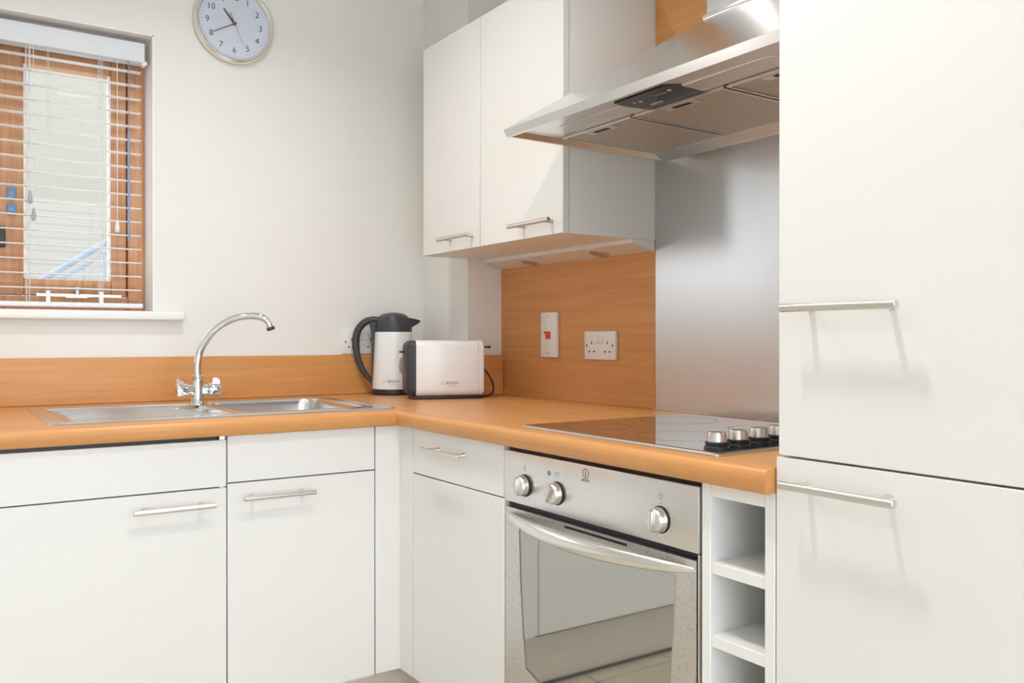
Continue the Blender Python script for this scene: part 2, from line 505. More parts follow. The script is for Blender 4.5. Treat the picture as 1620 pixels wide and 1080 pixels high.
JY = 1.774                          # joint between wood panel and steel
TY = .868                           # side of the tall unit
tag(obj('splash_panel', B(XW - .010, XW - .0005, JY + .001, BXY - .0005, ZT + .0005, 1.3645), M_woodp, None, 0),
    'tall beech laminate splash panel under the wall cabinet', 'wall panel')
tag(obj('splash_panel', B(XW - .010, XW - .0005, TY, JY - .002, 1.62, 2.30), M_woodp, None, 0),
    'beech laminate wall panel above the extractor hood', 'wall panel')
bm = B(XW - .010, XW - .0005, TY, JY - .0005, ZT + .0045, 1.619)
sb = tag(obj('steel_splashback', bm, M_steelv, None, 0), 'brushed stainless steel splashback behind the hob', 'splashback')
bm = B(XW - .013, XW - .0105, TY, JY, ZT + .0005, ZT + .004)
obj('sealant_bead', bm, M_silic, sb, 0)

# ================================================================== HANDLES
def handle_bm(cx, cy, cz, axis, out, length=.184, cc=.128, rad=.0062, stand=.034):
    """round bar handle: centre on the door face, bar direction, outward direction"""
    c = Vector((cx, cy, cz)); a = Vector(axis).normalized(); o = Vector(out).normalized()
    bm = bmesh.new()
    b0 = c + o*stand - a*length/2; 
    lathe(bm, b0, a, [(rad - .0008, 0), (rad, .0008), (rad, length - .0008), (rad - .0008, length)], 24)
    for s in (-1, 1):
        lathe(bm, c + a*s*cc/2, o, [(.0066, 0), (.0066, .0015), (.0048, .004), (.0048, stand)], 16)
    return bm

# ================================================================== BASE UNITS, back run
TH = .019
def base_unit(name, label, x0, x1):
    return thing(name, label, 'cabinet', ((x0 + x1)/2, YF + .28, 0))

# dishwasher front (integrated appliance) -------------------------------------------------
dw = thing('integrated_dishwasher', 'integrated appliance behind cream door with dark slot under the worktop', 'dishwasher', (.30, YF + .28, 0))
obj('body', B(.008, .592, YF + .022, YF + .58, .166, .848), M_dark, dw, 0)
obj('control_strip', B(.012, .575, YF + .012, YF + .021, .80, .851), M_black, dw, 0)
obj('side_edge', B(.581, .594, YF + .006, YF + .021, .72, .851), M_handle, dw, 0)
obj('top_front', B(.004, .5962, YF, YF + TH, .7275, .842, bev=.0012, seg=1), M_door, dw)
d = obj('door', B(.004, .5962, YF, YF + TH, DZ, .7245, bev=.0012, seg=1), M_door, dw)
obj('handle', handle_bm(.4705, YF, .689, (1, 0, 0), (0, -1, 0)), M_handle, d)

# sink cabinet ----------------------------------------------------------------------------
su = thing('sink_cabinet', 'narrow cream base cabinet under the sink bowl with bar handle', 'cabinet', (.796, YF + .28, 0))
bm = bmesh.new()
for a in (.599, .977): box(bm, a, a + .016, YF + .021, YF + .058, .166, .8525); box(bm, a, a + .016, YF + .058, YF + .58, .166, .735)
box(bm, .615, .977, YF + .021, YF + .58, .166, .184); box(bm, .615, .977, YF + .565, YF + .58, .184, .70)
obj('body', bm, M_carc, su, 0)
obj('top_front', B(.599, .9925, YF, YF + TH, .7355, .8515, bev=.0012, seg=1), M_door, su)
d = obj('door', B(.599, .9925, YF, YF + TH, DZ, .7325, bev=.0012, seg=1), M_door, su)
obj('handle', handle_bm(.722, YF, .697, (1, 0, 0), (0, -1, 0)), M_handle, d)

# far-left unit, outside the frame, closes the run
lu = thing('end_cabinet', 'cream base cabinet at the far left end of the sink run', 'cabinet', (-.30, YF + .28, 0))
obj('body', B(-.60, -.004, YF + .021, YF + .58, .166, .8525), M_carc, lu, 0)
d = obj('door', B(-.60, -.004, YF, YF + TH, DZ, .8515, bev=.0012, seg=1), M_door, lu)
obj('handle', handle_bm(-.12, YF, .78, (1, 0, 0), (0, -1, 0)), M_handle, d)

# corner post
bm = bmesh.new()
box(bm, .9955, XO + TH, YF, YF + TH, DZ, .8515, bev=.001, seg=1)
box(bm, XO, XO + TH, 2.0755, YF - .0002, DZ, .8515, bev=.001, seg=1)
tag(obj('corner_post', bm, M_door, None), 'cream L-shaped corner filler post between the two runs of units', 'corner post')

# drawer unit, right run ------------------------------------------------------------------
du = thing('drawer_cabinet', 'cream base cabinet with drawer beside the oven', 'cabinet', (XO + .28, 1.85, 0))
bm = bmesh.new()
for a in (1.6265, 2.0565): box(bm, XO + .021, XO + .58, a, a + .016, .166, .8525)
box(bm, XO + .021, XO + .58, 1.6425, 2.0565, .166, .184)
obj('body', bm, M_carc, du, 0)
dr = obj('drawer', B(XO, XO + TH, 1.6265, 2.0725, .7315, .8515, bev=.0012, seg=1), M_door, du)
obj('handle', handle_bm(XO, 1.868, .807, (0, 1, 0), (-1, 0, 0), .188), M_handle, dr)
obj('door', B(XO, XO + TH, 1.6265, 2.0725, DZ, .7285, bev=.0012, seg=1), M_door, du)

# plinths
tag(obj('plinth', B(-.60, XO + .05, YF + .05, YF + .066, .002, .165), M_plinth, None, 0), 'beige plinth board under the sink run of units', 'plinth')
bm = B(XO + .05, XO + .066, .27, YF + .05, .002, .165)
tag(obj('plinth', bm, M_plinth, None, 0), 'beige plinth board under the oven run of units', 'plinth')
bm = bmesh.new()
tube(bm, smooth_path([(-.58, YF + .044, .005), (0, YF + .043, .005), (.5, YF + .044, .005), (1.05, YF + .044, .005)]), .0045, 8)
tag(obj('floor_seal', bm, M_black, None), 'thin black seal where the plinth meets the floor tiles', 'seal')

# ================================================================== WINE RACK / OPEN SHELF UNIT
rk = thing('open_shelf_unit', 'narrow open white shelf unit between oven and tall cupboard', 'shelf unit', (XO + .28, .947, 0))
RY0, RY1 = .8712, 1.0225
obj('side_panel', B(XO, XO + .57, RY1 - .0195, RY1, .166, .8525, bev=.001, seg=1), M_carc, rk)
obj('side_panel', B(XO, XO + .57, RY0, RY0 + .0195, .166, .8525, bev=.001, seg=1), M_carc, rk)
obj('top_rail', B(XO + .0005, XO + .56, RY0 + .0197, RY1 - .0197, .8285, .8525, bev=.001, seg=1), M_carc, rk)
obj('back_panel', B(XO + .56, XO + .569, RY0 + .0197, RY1 - .0197, .166, .8283), M_carc, rk, 0)
for z in (.7005, .579, .457, .335, .213):
    obj('shelf', B(XO + .002, XO + .558, RY0 + .0197, RY1 - .0197, z, z + .0195, bev=.001, seg=1), M_carc, rk)

# ================================================================== TALL UNIT
tu = thing('tall_cupboard', 'tall cream cupboard with two doors and bar handles at the right edge', 'cupboard', (XO + .3, .57, 0))
obj('body', B(XO + .021, XW - .012, .268, TY - .002, .166, 2.14), M_carc, tu, 0)
d = obj('upper_door', B(XO, XO + TH, .271, TY - .0035, .9135, 2.138, bev=.0012, seg=1), M_door, tu)
obj('handle', handle_bm(XO, .741, 1.135, (0, 1, 0), (-1, 0, 0)), M_handle, d)
d = obj('lower_door', B(XO, XO + TH, .271, TY + .001, DZ, .9105, bev=.0012, seg=1), M_door, tu)
obj('handle', handle_bm(XO, .744, .8745, (0, 1, 0), (-1, 0, 0)), M_handle, d)

# ================================================================== WALL CABINET
CY0, CY1, CZ0, CZ1 = 1.775, 2.545, 1.3645, 2.047
CXF = 1.349
wc = thing('wall_cabinet', 'white two-door wall cabinet above the toaster beside the hood', 'cabinet', (1.53, 2.16, CZ0))
bm = bmesh.new()
cx0 = CXF + .0225
box(bm, cx0, XW - .0005, CY0, CY0 + .016, CZ0, CZ1, bev=.0008, seg=1); box(bm, cx0, XW - .0005, CY1 - .016, CY1, CZ0, CZ1, bev=.0008, seg=1)
box(bm, cx0, XW - .0005, CY0 + .016, CY1 - .016, CZ0, CZ0 + .016); box(bm, cx0, XW - .0005, CY0 + .016, CY1 - .016, CZ1 - .016, CZ1)
box(bm, XW - .006, XW - .0005, CY0 + .016, CY1 - .016, CZ0 + .016, CZ1 - .016)
body = obj('body', bm, M_carc, wc)
obj('front_edging', B(cx0 - .0018, cx0 - .0002, CY0, CY0 + .016, CZ0, CZ1), M_edge, body, 0)
JD = 2.183
d = obj('door', B(CXF, CXF + .0195, CY0 + .001, JD - .0015, CZ0, CZ1, bev=.0012, seg=1), M_door, wc)
obj('handle', handle_bm(CXF, 1.888, 1.3985, (0, 1, 0), (-1, 0, 0), .19), M_handle, d)
d = obj('door', B(CXF, CXF + .0195, JD + .0015, CY1 - .004, CZ0, CZ1, bev=.0012, seg=1), M_door, wc)
obj('handle', handle_bm(CXF, 2.292, 1.401, (0, 1, 0), (-1, 0, 0), .19), M_handle, d)

# lighting pelmet: wedge board with two unlit puck lamps
pl = thing('light_pelmet', 'cream wedge-shaped lighting pelmet with two round lamps under the wall cabinet', 'pelmet', (1.64, 2.16, 1.335))
bm = bmesh.new()
prof = [(1.586, 1.3643), (1.586, 1.3525), (XW - .0105, 1.3345), (XW - .0105, 1.3643)]
extrude_poly(bm, [Vector((x, CY0 + .002, z)) for x, z in prof], (0, BXY - CY0 - .004, 0))
obj('board', bm, M_door, pl, 20)
sl = Vector((XW - .0105 - 1.586, 0, 1.3345 - 1.3525)).normalized(); nn = Vector((sl.z, 0, -sl.x))
for y in (2.33, 1.972):
    c = Vector((1.631, y, 1.3525 + (1.631 - 1.586)*sl.z/sl.x))
    bm = bmesh.new(); lathe(bm, c, nn, [(.0315, -.001), (.0315, .002), (.029, .0035), (.027, .0035)], 32, True, False)
    rimo = obj('lamp_rim', bm, M_handle, pl)
    bm = bmesh.new(); lathe(bm, c, nn, [(.027, .0005), (.027, .003), (.02, .0036), (.0, .0038)], 32)
    obj('lamp_glass', bm, M_puck, rimo)

# ================================================================== EXTRACTOR HOOD
HY0, HY1 = .878, 1.745
HZ = 1.579
hd = thing('extractor_hood', 'stainless steel chimney extractor hood above the hob', 'extractor hood', (1.42, 1.31, HZ))
XBK = XW - .0105
bm = bmesh.new()
top0 = [Vector(c) for c in ((1.158, HY0, 1.601), (1.158, HY1 + .022, 1.601), (XBK, HY1 + .022, 1.601), (XBK, HY0, 1.601))]
top1 = [Vector(c) for c in ((1.496, 1.20, 1.836), (1.496, 1.42, 1.836), (XBK, 1.42, 1.836), (XBK, 1.20, 1.836))]
loft(bm, [top0, top1], False, True)
obj('canopy', bm, M_steelh, hd, 10)
bm = bmesh.new()
bot = [Vector(c) for c in ((1.155, HY0, HZ), (1.155, HY1, HZ), (XBK, HY1, HZ), (XBK, HY0, HZ))]
inn = [Vector(c) for c in ((1.163, HY0 + .008, HZ), (1.163, HY1 - .008, HZ), (XBK - .008, HY1 - .008, HZ), (XBK - .008, HY0 + .008, HZ))]
inu = [Vector(c) for c in ((1.166, HY0 + .02, 1.591), (1.166, HY1 - .022, 1.591), (XBK - .055, HY1 - .022, 1.591), (XBK - .055, HY0 + .02, 1.591))]
loft(bm, [top0, bot, inn, inu], False, True)
obj('rim', bm, M_steelh, hd, 10)
# long stadium-shaped lamp and switch recess behind the front edge
def stadium(x0, x1, y0, y1, z, n=10):
    r = (x1 - x0)/2; cx = (x0 + x1)/2; P = []
    for k in range(n + 1):
        a = R(180*k/n); P.append(Vector((cx + r*math.cos(a), y1 - r + r*math.sin(a), z)))
    for k in range(n + 1):
        a = R(180 + 180*k/n); P.append(Vector((cx + r*math.cos(a), y0 + r + r*math.sin(a), z)))
    return P
bm = bmesh.new()
loft(bm, [stadium(1.226, 1.292, 1.00, 1.655, 1.5908), stadium(1.227, 1.291, 1.001, 1.654, 1.5893)], False, True)
obj('lamp_strip', bm, M_steelo, hd, 30)
bm = bmesh.new()
cp = [(1.199, 1.400), (1.197, 1.250), (1.222, 1.228), (1.236, 1.231), (1.293, 1.232), (1.293, 1.394), (1.250, 1.402), (1.225, 1.404)]
extrude_poly(bm, [Vector((x, y, 1.5885)) for x, y in cp], (0, 0, .0022))
cpo = tag(obj('control_panel', bm, M_gloss, hd, 0), 'black touch control panel')
bm = bmesh.new()
for (x, y, r) in ((1.232, 1.372, .0032), (1.234, 1.356, .004), (1.225, 1.262, .005)):
    lathe(bm, (x, y, 1.5884), (0, 0, -1), [(r, 0), (r, .0004)], 12)
for k in range(4): lathe(bm, (1.230, 1.305 - k*.0085, 1.5884), (0, 0, -1), [(.0022, 0), (.0022, .0004)], 8)
tag(obj('touch_marks', bm, M_white_print, cpo), kind='stuff')
obj('brand_print', text_bm('culina', .016, basis((1.268, 1.345, 1.5883), (0, -1, 0), (-1, 0, 0)), .0002), M_white_print, cpo, 0)
for k, (ya, yb) in enumerate(((1.459, 1.700), (1.184, 1.446), (.922, 1.171))):
    bm = bmesh.new()
    bz = 1.5902
    # framed mesh cassette
    box(bm, 1.297, 1.606, ya, yb, bz - .004, bz + .0006)
    f = obj('grease_filter', bm, M_mesh, hd, 0)
    fb = bmesh.new()
    for (x0, x1, y0, y1) in ((1.294, 1.300, ya - .003, yb + .003), (1.603, 1.609, ya - .003, yb + .003), (1.300, 1.603, ya - .003, ya + .003), (1.300, 1.603, yb - .003, yb + .003)):
        box(fb, x0, x1, y0, y1, bz - .0062, bz - .0038)
    obj('filter_frame', fb, M_steelo, f, 0)
    yc = (ya + yb)/2
    obj('latch_plate', B(1.303, 1.331, yc - .045, yc + .055, bz - .0058, bz - .0041, bev=.001, seg=1), M_steelo, f)
    obj('latch_slot', B(1.311, 1.323, yc - .022, yc + .028, bz - .0066, bz - .0059), M_dark, f, 0)
bm = B(1.490, XBK, 1.194, 1.426, 1.832, 1.846, bev=.003)
obj('chimney_collar', bm, M_steelh, hd)
obj('chimney', B(1.497, XBK, 1.201, 1.419, 1.847, CEIL - .002, bev=.002), M_steelv, hd)

# ================================================================== OVEN
ov = thing('built_in_oven', 'stainless steel built-in oven with curved handle and mirrored glass door', 'oven', (XO + .28, 1.325, .178))
OY0, OY1 = 1.0275, 1.6225
obj('housing', B(XO + .012, XO + .56, OY0 + .002, OY1 - .002, .246, .8475), M_dark, ov, 0)
obj('side_trim', B(XO - .001, XO + .011, OY0 - .0015, OY0 + .0025, .25, .7265), M_handle, ov, 0)
cpn = obj('control_panel', B(XO - .002, XO + .011, OY0, OY1, .7275, .8410, bev=.002), M_steelo, ov)
for (y, z) in ((1.541, .771), (1.4235, .7715), (1.119, .7705)):
    bm = bmesh.new()
    lathe(bm, (XO - .002, y, z), (-1, 0, 0), [(.0245, 0), (.0245, .0015), (.0222, .0025), (.0222, .005)], 32)
    k = obj('knob_skirt', bm, M_black, cpn)
    bm = bmesh.new()
    lathe(bm, (XO - .007, y, z), (-1, 0, 0), [(.0225, 0), (.0222, .006), (.0205, .013), (.0185, .015), (.0, .0155)], 36)
    kn = obj('knob', bm, M_handle, cpn)
    bm = bmesh.new()
    # grip fin across the knob
    box(bm, XO - .029, XO - .020, y - .0045, y + .0045, z - .0185, z + .0185, bev=.003)
    bmesh.ops.rotate(bm, verts=bm.verts[:], cent=(XO, y, z), matrix=Matrix.Rotation(R({1.541: 0, 1.4235: 28}.get(y, 0)), 3, 'X'))
    bmf = bm
    # joined into the knob: same solid piece
    me = kn.data; b2 = bmesh.new(); b2.from_mesh(me)
    bmesh.ops.translate(bmf, verts=bmf.verts[:], vec=-BASE[ov.name])
    tmp = bpy.data.meshes.new('fin'); bmf.to_mesh(tmp); bmf.free(); b2.from_mesh(tmp); b2.to_mesh(me); b2.free(); bpy.data.meshes.remove(tmp)
    me.shade_smooth(); me.set_sharp_from_angle(angle=R(40))
# printed marks around the knobs
bm = bmesh.new()
def dot(bm, y, z, r=.0014, x=XO - .002): lathe(bm, (x, y, z), (-1, 0, 0), [(r, 0), (r, .0003)], 8)
for k in range(9):
    a = R(90 - 40*k); 
    if k % 9 != 0: dot(bm, 1.119 - .031*math.cos(a), .7705 + .031*math.sin(a), .0012)
for k in range(8):
    a = R(90 + 42*k); dot(bm, 1.541 - .031*math.cos(a), .771 + .031*math.sin(a), .001)
dot(bm, 1.119, .7990); dot(bm, 1.4235, .8015, .0011)
tag(obj('scale_marks', bm, M_grey, cpn), kind='stuff')
bm = bmesh.new(); lathe(bm, (XO - .002, 1.4525, .8095), (-1, 0, 0), [(.0052, 0), (.0052, .001), (.003, .0016)], 20)
obj('pilot_lamp', bm, M_wand, cpn)
def ring_bm(bm, y, z, ro_, ri, x=XO - .0022, n=28):
    for i in range(n):
        a0 = 2*math.pi*i/n; a1 = 2*math.pi*(i + 1)/n
        q = [Vector((x, y + r*math.cos(a), z + r*math.sin(a))) for r, a in ((ro_, a0), (ro_, a1), (ri, a1), (ri, a0))]
        vs = ring(bm, q); bm.faces.new(vs)
    return bm
bm = bmesh.new()
ring_bm(bm, 1.119, .8115, .0055, .0043); box(bm, XO - .0024, XO - .002, 1.1184, 1.1196, .8115, .8148); box(bm, XO - .0024, XO - .002, 1.1165, 1.119, .811, .812)
box(bm, XO - .0024, XO - .002, 1.4175, 1.4295, .8135, .8147); box(bm, XO - .0024, XO - .002, 1.418, 1.4192, .8055, .8135); box(bm, XO - .0024, XO - .002, 1.428, 1.4292, .8055, .8135)
ring_bm(bm, 1.541, .8115, .004, .003); box(bm, XO - .0024, XO - .002, 1.5404, 1.5416, .803, .8075)
tag(obj('symbols', bm, M_grey, cpn, 0), kind='stuff')
bm = bmesh.new(); ring_bm(bm, 1.330, .8245, .0098, .0082); box(bm, XO - .0024, XO - .002, 1.3290, 1.3310, .8185, .8268); dot(bm, 1.330, .8295, .0013)
obj('logo', bm, M_print, cpn, 0)
obj('brand_print', text_bm('INDESIT', .0072, on_right(1.330, .8105, XO - .0021), .0002), M_print, cpn, 0)

# door: frame with a shaped mirrored pane
DYa, DYb = OY0 + .006, OY1 - .004
def gl_outline(s=0.):
    # (y, z) from upper left clockwise as seen from the room
    P = [(1.5645, .6780), (1.084, .6790), (1.088, .6011), (1.097, .488), (1.107, .400), (1.118, .362), (1.19, .335), (1.325, .322), (1.45, .345), (1.5374, .3734), (1.5495, .4485), (1.5593, .5568)]
    cy, cz = 1.325, .50
    return [(y + (cy - y)*s, z + (cz - z)*s) for y, z in P]
bm = bmesh.new()
outer = [Vector((XO - .001, y, z)) for y, z in ((DYb, .7145), (DYa, .7145), (DYa, .254), (DYb, .254))]
tl = plate_with_holes(bm, outer, [[Vector((XO - .001, y, z)) for y, z in gl_outline()]])
back = [ring(bm, [Vector((XO + .0105, v.co.y, v.co.z)) for v in lp]) for lp in tl]
for lp, bk in zip(tl, back):
    for i in range(len(lp)):
        j = (i + 1) % len(lp); bm.faces.new((lp[i], lp[j], bk[j], bk[i]))
dor = obj('door', bm, M_worn, ov, 20)
bm = bmesh.new()
extrude_poly(bm, [Vector((XO + .0005, y, z)) for y, z in gl_outline(.004)], (.006, 0, 0))
obj('glass', bm, M_ovenglass, dor, 0)
# thin dark gasket line between glass and frame
bm = bmesh.new()
o1 = gl_outline(-.004); o2 = gl_outline(.004)
for i in range(len(o1)):
    j = (i + 1) % len(o1)
    vs = ring(bm, [Vector((XO - .0013, *o1[i])), Vector((XO - .0013, *o1[j])), Vector((XO + .0002, *o2[j])), Vector((XO + .0002, *o2[i]))])
    bm.faces.new(vs)
obj('gasket', bm, M_print, dor, 0)
# crescent handle, thick in the middle, its tips die into the door
bm = bmesh.new()
pts, rad = [], []
for k in range(25):
    t = k/24; y = 1.607 + (1.040 - 1.607)*t
    s = math.sin(math.pi*t)
    pts.append((XO - .001 - .048*s**.8, y, .6985 - .004*s)); rad.append(.0042 + .0128*s**.55)
tube(bm, pts, rad, 20, up=(0, 0, 1), sx=.8)
obj('handle', bm, M_steelh, dor)
for y0, y1 in ((1.40, 1.21),):
    obj('handle_gap_shade', B(XO - .0016, XO - .0008, y1, y0, .7045, .7095), M_dark, dor, 0)  # dark strip standing in for the shade between handle and door
obj('lower_filler', B(XO, XO + TH, OY0 + .001, OY1 - .0005, DZ, .244, bev=.001, seg=1), M_door, ov)

# ================================================================== HOB
hb_ = thing('ceramic_hob', 'black ceramic hob with four control knobs set in the worktop', 'hob', ((HBX0 + HBX1)/2, (HBY0 + HBY1)/2, ZT))
bm = bmesh.new()
loft(bm, [rrect(HBX0, HBX1, HBY0, HBY1, .012, ZT + .0005), rrect(HBX0, HBX1, HBY0, HBY1, .012, ZT + .003), rrect(HBX0 + .003, HBX1 - .003, HBY0 + .003, HBY1 - .003, .010, ZT + .0052),
          rrect(HBX0 + .008, HBX1 - .008, HBY0 + .008, HBY1 - .008, .008, ZT + .0052)], True, True)
obj('frame', bm, M_handle, hb_, 30)
bm = bmesh.new()
loft(bm, [rrect(HBX0 + .007, HBX1 - .007, HBY0 + .007, HBY1 - .007, .008, ZT + .0053), rrect(HBX0 + .008, HBX1 - .008, HBY0 + .008, HBY1 - .008, .008, ZT + .0062)], True, True)
gls = obj('glass', bm, M_glassblk, hb_, 30)
for (x, y, r) in ((1.20, 1.46, .075), (1.45, 1.46, .09), (1.22, 1.22, .09), (1.46, 1.22, .075)):
    bm = bmesh.new()
    n = 40
    for i in range(n):
        a0 = 2*math.pi*i/n; a1 = 2*math.pi*(i + 1)/n
        vs = ring(bm, [Vector((x + q*math.cos(a), y + q*math.sin(a), ZT + .0064)) for q, a in ((r, a0), (r, a1), (r - .002, a1), (r - .002, a0))])
        bm.faces.new(vs)
    obj('cooking_zone', bm, mat('zone_print', (.10, .075, .055, 1), .3) if 'zone_print' not in MATS else MATS['zone_print'], gls, 0)
for (x, y) in ((1.130, 1.046), (1.190, 1.051), (1.250, 1.056), (1.310, 1.061)):
    bm = bmesh.new()
    lathe(bm, (x, y, ZT + .0063), (0, 0, 1), [(.0225, 0), (.0225, .003), (.0195, .005), (.021, .0115), (.017, .013)], 28)
    k = obj('knob_base', bm, M_black, hb_)
    bm = bmesh.new()
    lathe(bm, (x, y, ZT + .0188), (0, 0, 1), [(.0175, 0), (.0168, .012), (.0155, .0165), (.013, .018), (0, .0182)], 28)
    kc = obj('knob', bm, M_handle, hb_)
    obj('pointer', B(x - .0014, x + .0014, y - .0172, y - .006, ZT + .021, ZT + .0372), M_grey, kc, 0)

# ================================================================== SINK
sk = thing('inset_sink', 'stainless steel inset sink with ribbed drainer on the left', 'sink', ((SKX0 + SKX1)/2, (SKY0 + SKY1)/2, ZT))
BX0, BX1, BY0, BY1 = .672, 1.030, 2.268, 2.700
DX0, DX1, DY0, DY1 = .246, .640, 2.238, 2.735
bm = bmesh.new()
zr = ZT + .0045
bowl_top = rrect(BX0, BX1, BY0, BY1, .055, zr, 8)
dr_top = rrect(DX0, DX1, DY0, DY1 - .055, .03, zr, 6)
out = rrect(SKX0 + .012, SKX1 - .012, SKY0 + .012, SKY1 - .012, .022, zr)
lps = plate_with_holes(bm, out, [bowl_top, dr_top])
o2 = ring(bm, rrect(SKX0 + .004, SKX1 - .004, SKY0 + .004, SKY1 - .004, .028, ZT + .0032)); o3 = ring(bm, rrect(SKX0, SKX1, SKY0, SKY1, .03, ZT + .0004))
for a, b in ((lps[0], o2), (o2, o3)):
    for i in range(len(a)):
        j = (i + 1) % len(a); bm.faces.new((a[i], a[j], b[j], b[i]))
obj('rim', bm, M_sink, sk, 40)
bm = bmesh.new()
rs = [bowl_top]
for ins, z in ((.002, -.002), (.005, -.008), (.007, -.02), (.012, -.11), (.02, -.135), (.04, -.148), (.08, -.152)):
    rs.append(rrect(BX0 + ins, BX1 - ins, BY0 + ins, BY1 - ins, max(.02, .055 - ins*.3), zr + z, 8))
loft(bm, rs, False, True)
bw = obj('bowl', bm, M_sink, sk, 60)
bm = bmesh.new(); lathe(bm, (.85, 2.484, zr - .152), (0, 0, 1), [(.042, 0), (.042, .002), (.034, .003), (.028, .0005), (.0, .0)], 28)
obj('waste', bm, M_chrome, bw)
bm = bmesh.new()
loft(bm, [dr_top, rrect(DX0 + .004, DX1 - .004, DY0 + .004, DY1 - .059, .03, zr - .003, 6), rrect(DX0 + .012, DX1 - .012, DY0 + .012, DY1 - .067, .024, zr - .007, 6)], False, True)
dn = obj('drainer', bm, M_sink, sk, 40)
for i in range(7):
    y = DY0 + .05 + i*.056
    bm = bmesh.new()
    rows = []
    for x, h in ((DX0 + .03, 0.0), (DX0 + .045, .0045), (DX1 - .05, .0045), (DX1 - .03, 0.)):
        rows.append([Vector((x, y - .011, zr - .0071)), Vector((x, y - .006, zr - .0070 + h)), Vector((x, y + .006, zr - .0070 + h)), Vector((x, y + .011, zr - .0071))])
    loft(bm, rows, True, True, closed=True)
    obj('rib', bm, M_sink, dn, 60)
for i in range(4):
    x = 1.044 + i*.010
    if x > SKX1 - .018: break
    bm = bmesh.new(); box(bm, x, x + .004, BY0 + .03, BY1 - .03, zr - .0005, zr + .0012, bev=.0008, seg=1)
    obj('side_rib', bm, M_sink, sk)

# ---- mixer tap
TX, TYY = .640, 2.6077
zt = zr
tp = thing('mixer_tap', 'chrome swan-neck mixer tap with two lever valves behind the drainer', 'tap', (TX, TYY, zt))
bm = bmesh.new()
lathe(bm, (TX, TYY, zt), (0, 0, 1), [(.0235, 0), (.0235, .003), (.020, .008), (.0175, .025), (.0185, .045), (.0170, .062), (.0155, .078), (.0162, .080), (.0162, .084), (.0125, .086)], 32)
obj('body', bm, M_chrome, tp)
dv = Vector((.86, -.51, 0)).normalized()
path = [(0, .978), (-.0005, 1.017), (.006, 1.052), (.021, 1.082), (.046, 1.114), (.079, 1.138), (.115, 1.153), (.156, 1.158), (.185, 1.153), (.203, 1.140), (.2105, 1.122)]
pp = smooth_path([Vector((TX, TYY, z)) + dv*a for a, z in path], 5)
bm = bmesh.new(); tube(bm, pp, [.0108 if i < len(pp)*.78 else .0108 - .0005*(i - len(pp)*.78)/2 for i in range(len(pp))], 20, up=(0, 1, 0))
spt = obj('spout', bm, M_chrome, tp)
bm = bmesh.new(); e0 = pp[-1]; ed = (pp[-1] - pp[-3]).normalized()
lathe(bm, e0 - ed*.002, ed, [(.0118, 0), (.0120, .008), (.0095, .009), (.009, .0065)], 20)
obj('aerator', bm, M_char, spt)
hzc = zt + .043
for s in (-1, 1):
    a = Vector((s, -.08*s, 0)).normalized() if s > 0 else Vector((-1, -.05, 0)).normalized()
    c = Vector((TX, TYY, hzc))
    bm = bmesh.new()
    lathe(bm, c + a*.012, a, [(.0155, 0), (.0155, .014), (.0138, .015), (.0138, .017)], 24)
    vb = obj('valve_body', bm, M_chrome, tp)
    bm = bmesh.new()
    lathe(bm, c + a*.030, a, [(.0178, 0), (.0190, .002), (.0192, .028), (.0178, .0315), (.0125, .0325), (.0, .031)], 28)
    vh = obj('valve_handle', bm, M_chrome, tp)
    bm = bmesh.new()
    up = Vector((0, 0, 1)); m0 = c + a*.040
    # lever fin: leans out over the handle
    q = [m0 + up*.016, m0 + a*.021 + up*.016, m0 + a*.021 + up*.027, m0 + a*.013 + up*.034, m0 + a*.003 + up*.034]
    sd = a.cross(up).normalized()*.006
    extrude_poly(bm, [v - sd for v in q], sd*2)
    obj('lever_fin', bm, M_chrome, vh, 25)
    bm = bmesh.new(); lathe(bm, c + a*.0612, a, [(.003, 0), (.003, .001), (.0, .0011)], 12)
    obj('index_dot', bm, M_char, vh)

# ================================================================== SOCKETS
def screw(bm, p, ax): lathe(bm, p, ax, [(.003, 0), (.0028, .0006), (.0, .0007)], 10)
def double_socket(name, label, origin, ex, out, group=None):
    """origin: centre on the wall"""
    o = Vector(origin); ex = Vector(ex).normalized(); out = Vector(out).normalized(); up = Vector((0, 0, 1))
    t = thing(name, label, 'socket', o)
    M_ = basis((0, 0, 0), ex, up)
    def place(b):
        # local: x along wall, y up, z out
        b.transform(basis(o, ex, up)); return b
    sgn = 1 if ex.cross(up).dot(out) > 0 else -1
    z = lambda a: a*sgn
    pl_ = obj('plate', place(B(-.073, .073, -.043, .043, 0, z(.0095), bev=.0025)), M_white, t)
    bm = bmesh.new()
    for cx in (-.037, .037):
        box(bm, cx - .002, cx + .002, .004, .0125, z(.0095), z(.0099))
        for dx in (-.011, .011): box(bm, cx + dx - .0032, cx + dx + .0032, -.021, -.0165, z(.0095), z(.0099))
    bm.free()
    for cx in (-.037, .037):
        obj('earth_hole', place(B(cx - .002, cx + .002, .004, .0125, z(.0095), z(.0099))), M_dark, t, 0)
        for dx in (-.011, .011): obj('pin_hole', place(B(cx + dx - .0032, cx + dx + .0032, -.021, -.0165, z(.0095), z(.0099))), M_dark, t, 0)
    for cx in (-.0105, .0105):
        bm = bmesh.new(); box(bm, cx - .0065, cx + .0065, .008, .030, z(.0094), z(.0125), bev=.0012)
        obj('switch', place(bm), M_white, t)
    obj('switch_shade_line', place(B(-.020, .020, .0062, .0074, z(.0095), z(.0098))), M_grey, t, 0)  # grey strip drawn for the shadow gap under the switches
    for cx in (-.060, .060): obj('screw', place(B(cx - .002, cx + .002, -.0045, .0035, z(.0095), z(.0101))), M_char, t, 0)
    return t
double_socket('double_socket', 'white double socket on the beech panel right of the red switch', (XW - .0105, 2.005, 1.070), (0, -1, 0), (-1, 0, 0))
